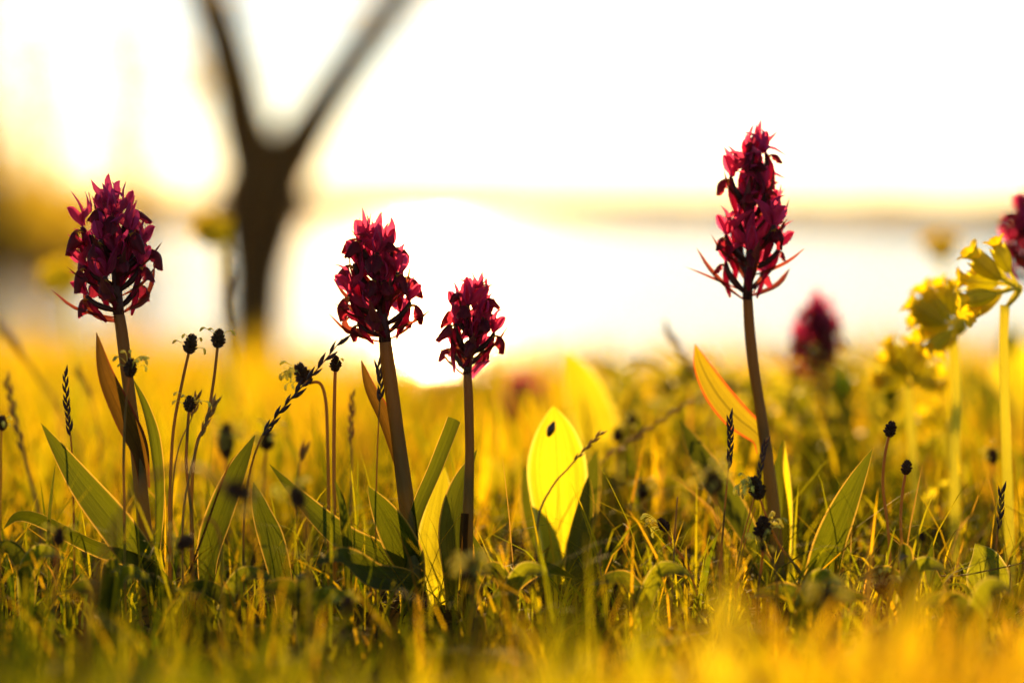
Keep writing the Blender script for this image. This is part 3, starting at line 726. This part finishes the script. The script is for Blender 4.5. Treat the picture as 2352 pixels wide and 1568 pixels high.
# ------------------------------------------------------------------ cowslips
def cowslip_meshes():
    mm = 0.001
    def bell(t): return 1.0
    b = MB(); n, m_ = 9, 15
    for i in range(n):
        t = i / (n - 1)
        r = (1.2 + 3.4 * math.sin(min(1, t * 1.25) * math.pi / 2) - 0.7 * t * t) * mm
        for j in range(m_):
            a = 2 * math.pi * j / m_
            q = r * (1 + 0.13 * math.cos(5 * a))
            x = (13 * t + (2.2 * max(0, math.cos(5 * a)) if i == n - 1 else 0)) * mm
            b.v.append(V3(x, q * math.cos(a), q * math.sin(a))); b.uv.append((j / m_, t))
    for i in range(n - 1):
        for j in range(m_):
            a = i * m_ + j; c = i * m_ + (j + 1) % m_
            b.f.append((a, c, c + m_, a + m_))
    cal = b.mesh('calyx', M['calyx'])
    b = MB(); prof = [(9, 1.6), (13, 2.2), (15.5, 3.0), (17.5, 4.4), (18.6, 5.6)]; m_ = 20
    for i, (x, r) in enumerate(prof):
        for j in range(m_):
            a = 2 * math.pi * j / m_; lobe = math.cos(5 * a)
            rr_ = r * (1 + (0.16 * lobe if i == 4 else 0.06 * lobe if i == 3 else 0)); xx = x + (-0.9 * (lobe < -0.6) if i == 4 else 0)
            b.v.append(V3(xx, rr_ * math.cos(a), rr_ * math.sin(a)) * mm); b.uv.append((j / m_, i / 4))
    for i in range(4):
        for j in range(m_):
            a = i * m_ + j; c = i * m_ + (j + 1) % m_
            b.f.append((a, c, c + m_, a + m_))
    return cal, b.mesh('corolla', M['cow_petal'])
CAL, COR = cowslip_meshes()
def cowslip(label, d, stem, wid, fl, seed, leaves=()):
    r = random.Random(seed)
    P = [at(x, y, d) for x, y in stem]; e = P[-1]; base = Vector((e.x, e.y, gz(e.x, e.y) - 0.005))
    if e.z > base.z + 0.004: P.append(base)
    tr = thing('cowslip', label, 'cowslip', base, 'cowslips in the meadow')
    w = wid * K * d / 2
    MB().tube(P[::-1], [w * 1.1, w, w * 0.95, w], n=18, m=10).build('stem', M['stem_green'], tr)
    top = P[0]
    for (bx, by), (tx, ty) in fl:
        dz = r.uniform(-0.010, 0.012)
        a = at(bx, by, d + dz); c = at(tx, ty, d + dz + r.uniform(-0.008, 0.004))
        X_ = (c - a).normalized(); Y_ = X_.cross(Vector((0, 0, 1)))
        Y_ = Y_.normalized() if Y_.length > 0.01 else Vector((0, 1, 0)); Z_ = X_.cross(Y_)
        s = (c - a).length / 0.0185
        rot = Matrix((X_, Y_, Z_)).transposed() @ Matrix.Rotation(r.uniform(0, 6), 3, 'X')
        o = place('flower', CAL, tr, Matrix.Translation(a - base) @ rot.to_4x4() @ Matrix.Scale(max(0.9, min(1.25, s)), 4))
        link('corolla', COR, o)
        mid = top.lerp(a, 0.5) + Vector((0.003, 0, 0.004)) - X_ * 0.006
        MB().tube([top - Vector((0, 0, 0.002)), mid, a + X_ * 0.002], [0.0008, 0.0007, 0.0009], n=8, m=6).build('flower_stalk', M['stem_green'], tr)
    leaves_of(tr, leaves)
cowslip('crisp cowslip with a thick pale stem and nodding yellow umbel', 1.325, [(2308, 700), (2305, 800), (2309, 950), (2315, 1120), (2320, 1290)], 23,
    [((2318, 625), (2282, 548)), ((2296, 640), (2222, 572)), ((2292, 652), (2196, 640)), ((2288, 676), (2200, 690)), ((2300, 668), (2218, 720)), ((2310, 640), (2250, 610))], 1)
cowslip('softer cowslip whose flower bunch overlaps the crisp one', 1.39, [(2188, 765), (2196, 880), (2194, 1050), (2193, 1220), (2192, 1270)], 24,
    [((2170, 735), (2112, 652)), ((2165, 745), (2082, 690)), ((2180, 745), (2105, 772)), ((2190, 725), (2190, 640)), ((2200, 750), (2160, 800)), ((2190, 720), (2150, 640)), ((2176, 750), (2092, 730)), ((2184, 760), (2130, 805)), ((2182, 735), (2140, 690))], 2)
cowslip('blurred cowslip with spread golden flowers, third from the crisp one', 1.46, [(2086, 880), (2092, 980), (2102, 1120), (2108, 1200)], 22,
    [((2078, 845), (2036, 775)), ((2075, 862), (2000, 868)), ((2090, 850), (2090, 770)), ((2096, 862), (2140, 850)), ((2082, 850), (2025, 815)), ((2100, 865), (2120, 800)), ((2080, 872), (2040, 880)), ((2098, 872), (2128, 880)), ((2078, 856), (2050, 830))], 3)
cowslip('low drooping cowslip of orange-yellow bells among the cowslip stems', 1.56, [(2172, 980), (2180, 1060), (2188, 1160)], 12,
    [((2160, 985), (2120, 945)), ((2165, 1000), (2128, 1030)), ((2168, 1010), (2140, 1062)), ((2170, 985), (2152, 930))], 4)
cowslip('faint cowslip blurred against the far shore before the forked trunk', 2.0, [(508, 570), (512, 660), (520, 760), (540, 860), (560, 960)], 12,
    [((500, 560), (450, 505)), ((510, 555), (475, 490)), ((515, 555), (520, 500)), ((505, 565), (445, 530)), ((512, 560), (500, 510))], 5)
cowslip('faint cowslip blurred behind the squat magenta orchid', 2.1, [(148, 680), (155, 760), (170, 850), (195, 960)], 13,
    [((140, 670), (100, 610)), ((150, 665), (130, 585)), ((155, 668), (170, 600)), ((140, 675), (90, 650)), ((156, 672), (185, 630))], 6)
cowslip('pale blurred cowslip behind the umbel of the crisp cowslip', 2.3, [(2165, 610), (2185, 720), (2210, 860), (2230, 1000)], 12,
    [((2160, 600), (2120, 540)), ((2165, 600), (2150, 515)), ((2172, 600), (2195, 540))], 7)

# ------------------------------------------------------------------ ribwort plantains
def head_mesh(seed):
    """cone of overlapping scales in one skin, z up, unit height 1"""
    r = random.Random(seed); b = MB(); n, m_ = 11, 12
    for i in range(n):
        t = i / (n - 1)
        R0 = 0.36 * math.sin(math.pi * (0.10 + 0.80 * t) ** 0.75) ** 0.8
        for j in range(m_):
            a = 2 * math.pi * (j + 0.5 * (i % 2)) / m_
            k = (1.34 if (j + i) % 2 == 0 else 0.80) * r.uniform(0.88, 1.12)
            b.v.append(V3(R0 * k * math.cos(a), R0 * k * math.sin(a), t + (0.05 if (j + i) % 2 == 0 else -0.02) + r.uniform(-.02, .02))); b.uv.append((j / m_, t))
    for i in range(n - 1):
        for j in range(m_):
            a = i * m_ + j; c = i * m_ + (j + 1) % m_
            b.f.append((a, c, c + m_, a + m_))
    b.f.append(tuple(range(m_))[::-1]); b.f.append(tuple((n - 1) * m_ + j for j in range(m_)))
    return b.mesh('seed_head', M['scale'], smooth=False)
HEADS = [head_mesh(s) for s in range(3)]
def stamen_mesh(seed):
    r = random.Random(seed); mm = 0.001
    L = r.uniform(4.5, 7.5); s = r.uniform(-1.5, 1.5)
    return MB().tube([V3(0, 0, 0), V3(L * .5, s * .3, 1.2) * mm, V3(L * .88, s, 1.2) * mm, V3(L, s * 1.2, 0.3) * mm, V3(L + .4, s * 1.4, -1.0) * mm],
        [0.16 * mm, 0.16 * mm, 0.17 * mm, 0.6 * mm, 0.75 * mm, 0.35 * mm], n=13, m=5).mesh('stamen', M['stamen'])
STAM = [stamen_mesh(s) for s in range(4)]
def plantain(label, d, head, hh, stem, wid, ns, seed, tilt=None, fat=0.86, side=None):
    r = random.Random(seed)
    P = [at(head[0], head[1], d)] + [at(x, y, d) for x, y in stem]; e = P[-1]
    g = gz(e.x, e.y) - 0.004; base = Vector((e.x, e.y, g))
    if e.z > g + 0.004: P.append(base)
    tr = thing('ribwort_plantain', label, 'plantain', base, 'ribwort plantains in the turf')
    c = crom(P, 24); up = (c[0] - c[2]).normalized() if tilt is None else Vector(tilt).normalized()
    w = wid * K * d / 2
    MB().tube(P[::-1], [w * 1.2, w, w, w * 0.9], n=24, m=6).build('stem', M['stem_thin'], tr)
    h = hh * K * d; q = Vector((0, 0, 1)).rotation_difference(up)
    foot = P[0] - up * 0.0005
    me = HEADS[seed % 3]
    sc = Matrix.Diagonal((h * fat, h * fat, h, 1))
    place('seed_head', me, tr, Matrix.Translation(foot - base) @ q.to_matrix().to_4x4() @ Matrix.Rotation(r.uniform(0, 6), 4, 'Z') @ sc)
    for i in range(ns):
        a = r.uniform(0, 6.283) if side is None else side + r.gauss(0, 0.5)
        el = r.uniform(-0.2, 1.1); z = h * r.uniform(0.25, 0.9)
        X_ = Vector((math.cos(a) * math.cos(el), math.sin(a) * math.cos(el), math.sin(el)))
        Z_ = Vector((0, 0, 1)); Y_ = Z_.cross(X_).normalized(); Z_ = X_.cross(Y_)
        rot = (q.to_matrix() @ Matrix((X_, Y_, Z_)).transposed()).to_4x4()
        o0 = foot + q @ (Vector((math.cos(a) * h * fat * 0.25, math.sin(a) * h * fat * 0.25, z)))
        place('stamen', STAM[r.randrange(4)], tr, Matrix.Translation(o0 - base) @ rot @ Matrix.Scale(r.uniform(0.7, 1.1), 4))
g = 1.25
plantain('brown plantain head with frayed stamens held before the brown orchid stem', 1.225, (297, 862), 42, [(288, 950), (284, 1060), (286, 1200)], 7, 12, 1)
plantain('plantain with a crumpled head on a gently leaning stem', 1.24, (434, 808), 44, [(418, 880), (398, 990), (390, 1140), (390, 1220)], 8, 4, 2)
plantain('plantain with a smooth dark cup-shaped head beside the forked trunk', 1.24, (500, 795), 42, [(490, 880), (474, 970), (452, 1020), (440, 1140)], 8, 3, 3)
plantain('short plantain with pale hooked stamens and a dark blade above it', 1.235, (434, 942), 36, [(430, 1000), (428, 1070), (437, 1150), (442, 1230)], 8, 6, 4)
plantain('fuzzy plantain head crossed by the dark diagonal grass spike', 1.275, (706, 880), 52, [(735, 880), (748, 920), (752, 1000), (755, 1150)], 8, 16, 5, tilt=(-0.45, 0, 0.9), side=3.0)
plantain('round plantain bud on a straight hairy stalk before the bright water', 1.25, (770, 850), 36, [(768, 930), (767, 1050), (768, 1200)], 9, 1, 6)
plantain('tall black plantain bud on a curved bare stem', 1.255, (2042, 1000), 36, [(2032, 1050), (2028, 1120), (2038, 1200), (2044, 1280)], 7, 0, 7)
plantain('shorter black plantain bud on a curved bare stem', 1.255, (2080, 1086), 33, [(2072, 1140), (2069, 1200), (2072, 1280)], 7, 0, 8)
plantain('plantain with a fan of cream stamens under a dark grass spike', 1.22, (1745, 1142), 52, [(1762, 1190), (1790, 1250), (1835, 1310), (1880, 1380)], 6, 18, 9, side=3.3)
plantain('plantain with curling cream stamens just beneath the fan-stamened one', 1.215, (1752, 1238), 56, [(1750, 1290), (1742, 1350), (1738, 1420)], 7, 14, 10, side=0.3)
plantain('small dim plantain head tucked below two stamened heads', 1.17, (1752, 1262), 26, [(1775, 1290), (1785, 1340), (1780, 1420)], 7, 5, 11, tilt=(-.1, 0, 1))
plantain('dry plantain head with a pale ragged top amid golden grass', 1.26, (1532, 1216), 34, [(1545, 1250), (1580, 1300), (1610, 1400)], 6, 10, 12, tilt=(-0.6, 0, 0.8), side=2.8)
plantain('straw-coloured plantain with drooping stamens low in the turf', 1.20, (2022, 1360), 52, [(2012, 1390), (1995, 1430)], 6, 16, 13)
plantain('blurred plantain with pale stamens behind the crisp cowslip stem', 1.42, (2280, 1062), 36, [(2282, 1120), (2285, 1200)], 7, 10, 14)
plantain('soft dark plantain with glowing stamens between the tulip-like leaf and the tall orchid', 1.42, (1478, 1142), 36, [(1482, 1200), (1490, 1280)], 7, 12, 15)
plantain('blurred orange plantain blossom beside the tulip-like leaf', 1.58, (1412, 1130), 44, [(1416, 1200), (1420, 1280)], 8, 26, 16)
plantain('lower of two small dark heads over yellow blur', 1.46, (1418, 1012), 34, [(1416, 1060), (1405, 1180)], 5, 3, 17)
plantain('upper of two small dark heads over yellow blur', 1.50, (1452, 978), 34, [(1458, 1040), (1462, 1170)], 5, 3, 18)
plantain('tall dark plantain spike wrapped in glowing fluff near a pointed leaf', 1.46, (520, 1050), 80, [(520, 1100), (522, 1200)], 14, 40, 19, fat=0.55)
plantain('soft brown plantain head beside the fluffy plantain spike', 1.40, (612, 1030), 44, [(606, 1090), (600, 1200)], 8, 22, 20)
plantain('dark blurred plantain ball at the foot of the cowslips', 1.40, (2158, 1236), 34, [(2160, 1290)], 9, 0, 21)
plantain('tiny brown plantain ball next to the dark blurred one', 1.36, (2118, 1242), 24, [(2122, 1290)], 7, 0, 22)
plantain('blurred dark plantain head before the curled low leaf', 1.10, (134, 1250), 44, [(130, 1300), (125, 1400)], 9, 4, 23)
plantain('shaggy nodding plantain in front of the squat orchid', 1.13, (440, 1236), 44, [(470, 1190), (500, 1215), (510, 1300), (512, 1420)], 7, 6, 24, tilt=(-0.75, 0, -0.5))
plantain('blurred plantain head against the long leaf of the purple orchid', 1.08, (690, 1160), 50, [(705, 1220), (712, 1400)], 9, 10, 25)
plantain('very soft bent plantain in front of a dark pointed leaf', 0.98, (520, 1120), 70, [(440, 1075), (330, 1110), (250, 1250), (200, 1420)], 16, 8, 26, tilt=(0.95, 0, -0.3))
plantain('orange blurred plantain blossom near the sword-shaped leaf', 1.05, (1905, 1400), 60, [(1908, 1450), (1910, 1560)], 9, 26, 27)
plantain('dark plantain head at the meadow margin by a drooping grass', 1.2, (4, 985), 34, [(2, 1050), (0, 1250)], 6, 3, 28)
plantain('golden blurred plantain at the foot of the small slender orchid', 1.06, (1085, 1325), 46, [(1088, 1380), (1090, 1500)], 8, 30, 29)
plantain('blurred amber plantain between the red-edged and dark orchid leaves', 1.10, (1640, 1130), 60, [(1650, 1200), (1660, 1420)], 8, 30, 30)
plantain('soft grey-brown plantain over straw by the purple orchid leaf', 1.12, (795, 1410), 44, [(790, 1450), (785, 1520)], 8, 6, 31)

# ------------------------------------------------------------------ flowering grass stalks
def spikelet_mesh(mat):
    mm = 0.001
    b = MB(); c = crom([V3(0, 0, 0), V3(0.5, 0, 2.2) * mm, V3(0.9, 0, 4.5) * mm, V3(1.1, 0, 7.2) * mm], 7)
    return MB().tube([V3(0, 0, 0), V3(0.5, 0, 2.2) * mm, V3(0.9, 0, 4.5) * mm, V3(1.1, 0, 7.4) * mm], [0.25 * mm, 0.95 * mm, 0.8 * mm, 0.08 * mm], n=7, m=5).mesh('spikelet', mat)
SPK, SPKG = spikelet_mesh(M['spikelet']), spikelet_mesh(M['spikelet_gold'])
def stalk(label, d, pts, spike, n, seed, gold=False, wid=5, size=1.0, ground=True):
    """pts: picture points tip to foot; spike: share of the length that carries spikelets"""
    r = random.Random(seed); dd = d if isinstance(d, (list, tuple)) else [d, d]
    P = [at(x, y, lerp_list(dd, i / (len(pts) - 1))) for i, (x, y) in enumerate(pts)]
    e = P[-1]; base = Vector((e.x, e.y, gz(e.x, e.y) - 0.004))
    if ground and e.z > base.z + 0.004: P.append(base)
    tr = thing('grass_stalk', label, 'grass stalk', base, 'flowering grass stalks')
    w = wid * K * dd[0] / 2
    MB().tube(P[::-1], [w * 1.2, w, w * 0.8, w * 0.5], n=28, m=6).build('stem', M['straw_stem' if gold else 'stem_thin'], tr)
    c = crom(P[:len(pts)], 60)
    for i in range(n):
        k = (i + 0.5) / n * spike * 59; j = int(k)
        T = (c[max(j - 1, 0)] - c[min(j + 2, 59)]).normalized()
        S = T.cross(Vector((0, 1, 0))).normalized() * (1 if i % 2 else -1)
        S = (Quaternion(T, r.uniform(-.7, .7)) @ S)
        Z_ = (T + S * 0.12).normalized(); Y_ = Z_.cross(S).normalized(); X_ = Y_.cross(Z_)
        rot = Matrix((X_, Y_, Z_)).transposed().to_4x4()
        place('spikelet', SPKG if gold else SPK, tr, Matrix.Translation(c[j] - T * 0.002 - base) @ rot @ Matrix.Scale(size * r.uniform(0.8, 1.15), 4))
stalk('dark braided grass spike slanting up towards the broad purple orchid', 1.24, [(786, 778), (740, 835), (700, 880), (660, 925), (620, 975), (598, 1010), (575, 1080), (560, 1200)], 0.68, 15, 1, size=1.0)
stalk('short dark upright grass spike beyond the green pointed leaf', 1.25, [(148, 852), (153, 920), (159, 975), (165, 1035), (168, 1120), (170, 1230)], 0.48, 14, 2, size=0.72)
stalk('upright grass spike touching the broad purple orchid leaf', 1.25, [(868, 832), (874, 890), (870, 960), (866, 1060), (864, 1160), (864, 1260)], 0.30, 10, 3, size=0.75, wid=4)
stalk('long golden grass stalk leaning over the yellow blur', 1.40, [(1588, 918), (1520, 965), (1450, 1010), (1370, 1070), (1310, 1120), (1270, 1200)], 0.55, 12, 4, gold=True, size=0.9)
stalk('thin dark stalk crossing the tulip-like leaf', 1.30, [(1385, 990), (1345, 1030), (1305, 1075), (1268, 1118), (1235, 1200)], 0.4, 8, 5, gold=True, size=0.6)
stalk('upright purple-brown grass spike below the red-edged leaf', 1.26, [(1676, 955), (1678, 1010), (1673, 1070), (1668, 1130), (1662, 1200), (1655, 1300)], 0.42, 13, 6, size=0.72)
stalk('dark purple grass spike rising from the fan-stamened plantain', 1.22, [(1762, 1005), (1750, 1050), (1742, 1100), (1730, 1150), (1705, 1240), (1690, 1330)], 0.40, 11, 7, size=0.65, wid=4)
stalk('small dark grass spike beside the crisp cowslip stem', 1.25, [(2301, 1122), (2298, 1170), (2291, 1225), (2286, 1300)], 0.6, 9, 8, size=0.75)
stalk('slanting brown grass spike under the smooth cup-shaped plantain', 1.22, [(497, 918), (475, 965), (452, 1025), (436, 1090), (420, 1200)], 0.4, 9, 9, gold=True, size=0.8)
stalk('arching grass stalk at the meadow margin beyond the curled leaf', 1.38, [(14, 868), (28, 930), (45, 1000), (64, 1080), (85, 1160), (95, 1230)], 0.5, 10, 10, gold=True, size=1.0, wid=9)
stalk('blurred dark stalk sweeping down past the squat orchid', 1.62, [(-10, 735), (40, 800), (90, 870), (150, 960), (190, 1060)], 0.35, 8, 11, gold=True, size=1.3, wid=9)
stalk('blurred stalk over the red-edged leaf tip', 1.55, [(1528, 752), (1560, 800), (1600, 870), (1630, 960), (1640, 1080)], 0.5, 9, 12, gold=True, size=1.1)
stalk('thin blurred stalk beneath the faint cowslip of the squat orchid', 1.5, [(178, 850), (205, 905), (225, 980), (235, 1100)], 0.4, 7, 13, gold=True, size=0.9)
stalk('bent grass stalk behind the short plantain', 1.27, [(455, 905), (440, 960), (410, 1030), (395, 1150)], 0.3, 6, 14, gold=True, size=0.7, wid=4)
stalk('straight brown grass stalk between the round bud and the strap leaves', 1.33, [(810, 900), (806, 980), (808, 1060), (806, 1180)], 0.5, 10, 15, gold=True, size=0.8)
stalk('pale bare grass stalk amid the golden grass', 1.22, [(1556, 1140), (1550, 1230), (1546, 1320), (1540, 1420)], 0.0, 0, 16, gold=True, wid=6)
stalk('short seeding grass stalk under the tulip-like leaf', 1.22, [(1376, 1265), (1378, 1300), (1385, 1350), (1390, 1420)], 0.4, 6, 17, gold=True, size=0.5, wid=4)
stalk('thin green stalk leaning from the fan-stamened plantain', 1.225, [(1735, 1165), (1715, 1230), (1700, 1300), (1690, 1380)], 0.0, 0, 18, wid=4)
stalk('long hair-thin stalk running across under the cowslips', 1.24, [(2360, 1290), (2290, 1305), (2200, 1322), (2120, 1322), (2060, 1340), (2040, 1400)], 0.0, 0, 19, wid=5, gold=True)
stalk('grey pointed grass stalk behind the crinkled leaf', 1.35, [(700, 1028), (690, 1060), (684, 1110), (680, 1200)], 0.3, 5, 20, gold=True, size=0.9)
stalk('faint tall stalk with a limp flower before the forked trunk', 1.95, [(520, 640), (512, 700), (520, 770), (528, 850), (530, 960)], 0.5, 9, 21, gold=True, size=1.4, wid=8)

# single blades
def blade(label, d, pts, w, m='leaf_bright', fold=0.5, roll=0.0):
    dd = d if isinstance(d, (list, tuple)) else [d, d]
    P = [at(x, y, lerp_list(dd, i / (len(pts) - 1))) for i, (x, y) in enumerate(pts)]
    b = P[0]; base = Vector((b.x, b.y, gz(b.x, b.y) - 0.004))
    if b.z > base.z + 0.004: P = [base] + P
    o = thing('meadow_grass_tuft', label, 'grass', base, 'single grass leaves')
    MB().blade(P, w * K * dd[0], lance, fold=fold, roll=roll, n=18, m=4).build('blade', M[m], o)
blade('wide yellow blurred blade slanting before the scalloped leaf', [0.86, 0.90], [(1975, 1540), (2050, 1450), (2145, 1340)], 60)
blade('tall golden blurred blade before the plantains', [0.75, 0.78], [(1660, 1560), (1668, 1440), (1660, 1330)], 90)
blade('thin upright green blade before the long pointed leaf', 1.23, [(112, 1230), (118, 1140), (128, 1060)], 10, 'leaf')
blade('pale upright folded blade next to the tall orchid stem', 1.31, [(1800, 1330), (1808, 1160), (1802, 1010)], 30, 'leaf_bright')
blade('curled dry pale blade below the softer cowslip', 1.45, [(2090, 1240), (2115, 1160), (2150, 1115), (2200, 1095)], 28, 'leaf_bright', roll=0.6)
blade('long thin blade crossing the dark pointed leaf', 1.225, [(430, 1340), (470, 1220), (520, 1080), (545, 1040)], 6, 'leaf_bronze')
blade('soft yellow blade in the golden blur beside the tulip-like leaf', [1.5, 1.52], [(1560, 1280), (1600, 1180), (1540, 1090)], 50)
blade('arched green blade at the base of the scalloped leaf', 1.22, [(2190, 1430), (2230, 1400), (2215, 1345), (2170, 1342)], 16, 'leaf')

# a small dark oval speck on the glowing leaf
b = MB(); n_, m_ = 9, 10
for i in range(n_):
    t_ = i / (n_ - 1); r_ = 0.0019 * math.sin(math.pi * (0.06 + 0.88 * t_)) ** 0.7 * (0.82 if t_ > 0.72 else 1)
    for j in range(m_):
        a_ = 2 * math.pi * j / m_
        b.v.append(V3(r_ * math.cos(a_), r_ * 0.75 * math.sin(a_), (t_ - .5) * 0.0078)); b.uv.append((j / m_, t_))
for i in range(n_ - 1):
    for j in range(m_):
        a_ = i * m_ + j; c_ = i * m_ + (j + 1) % m_; b.f.append((a_, c_, c_ + m_, a_ + m_))
b.f.append(tuple(range(m_))[::-1]); b.f.append(tuple((n_ - 1) * m_ + j for j in range(m_)))
bt = link('speck', b.mesh('speck', M['speck']))
bt.location = at(1266, 985, 1.322); bt.rotation_euler = (0, rad(22), 0)
tag(bt, 'small dark oval speck on the glowing tulip-like leaf', 'speck')

# ------------------------------------------------------------------ leafy herbs behind
def herb_leaf(seed):
    r = random.Random(seed); mm = 0.001
    return MB().blade([V3(0, 0, 0), V3(6, 0, 3) * mm, V3(13, r.uniform(-2, 2), 5) * mm, V3(22, r.uniform(-4, 4), 2) * mm], 8 * mm, oval, facing=V3(-0.2, 0, 1), fold=0.4, n=8, m=4, wave=0.04, seed=seed).mesh('leaf', M[('leaf', 'leaf_bright', 'leaf_bright', 'leaf_broad')[seed]])
HL = [herb_leaf(s) for s in range(4)]
def herb(px, py, d, n, seed, label='bushy leafy herb blurred behind the tall orchid', size=1.0):
    r = random.Random(seed); top = at(px, py, d); base = Vector((top.x + r.uniform(-.01, .01), top.y, gz(top.x, top.y) - 0.004))
    tr = thing('leafy_herb', label, 'herb', base, 'leafy herbs behind the tall orchid')
    bend = base.lerp(top, 0.5) + Vector((r.uniform(-.008, .008), 0, 0))
    MB().tube([base, bend, top], [0.0018, 0.0014, 0.0007], n=10, m=6).build('stem', M['stem_thin'], tr)
    c = crom([base, bend, top], 30)
    for i in range(n):
        k = 4 + int(25 * i / (n - 1)); a = i * 2.4 + r.uniform(-.4, .4); el = r.uniform(-.2, .8)
        X_ = Vector((math.cos(a) * math.cos(el), math.sin(a) * math.cos(el), math.sin(el))); Y_ = Vector((0, 0, 1)).cross(X_).normalized()
        rot = Matrix((X_, Y_, X_.cross(Y_))).transposed().to_4x4()
        place('leaf', HL[r.randrange(4)], tr, Matrix.Translation(c[k] - base) @ rot @ Matrix.Scale(size * r.uniform(0.7, 1.3), 4))
hr = random.Random(77)
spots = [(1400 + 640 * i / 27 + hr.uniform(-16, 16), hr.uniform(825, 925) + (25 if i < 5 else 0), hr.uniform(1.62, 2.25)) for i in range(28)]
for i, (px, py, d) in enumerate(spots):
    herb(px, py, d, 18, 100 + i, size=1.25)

# ------------------------------------------------------------------ haze
bm = [(-1700, -8, LAKE - 9), (1700, -8, LAKE - 9), (1700, 1450, LAKE - 9), (-1700, 1450, LAKE - 9)]
TOP = 16.0
hv = bm + [(x, y, TOP) for x, y, z in bm]
me = bpy.data.meshes.new('haze'); me.from_pydata(hv, [], [(3, 2, 1, 0), (4, 5, 6, 7), (0, 1, 5, 4), (1, 2, 6, 5), (2, 3, 7, 6), (3, 0, 4, 7)])
m, t, out = nt('haze_air')
pv = N(t, 'ShaderNodeVolumePrincipled'); pv.inputs['Color'].default_value = (1.0, 0.74, 0.38, 1); pv.inputs['Density'].default_value = 0.00007; pv.inputs['Anisotropy'].default_value = 0.75
t.links.new(pv.outputs[0], out.inputs['Volume'])
me.materials.append(m)
tag(link('haze', me), 'warm evening haze over the lake and meadow', 'haze', kind='stuff')

for o in ORG: del o['_o']
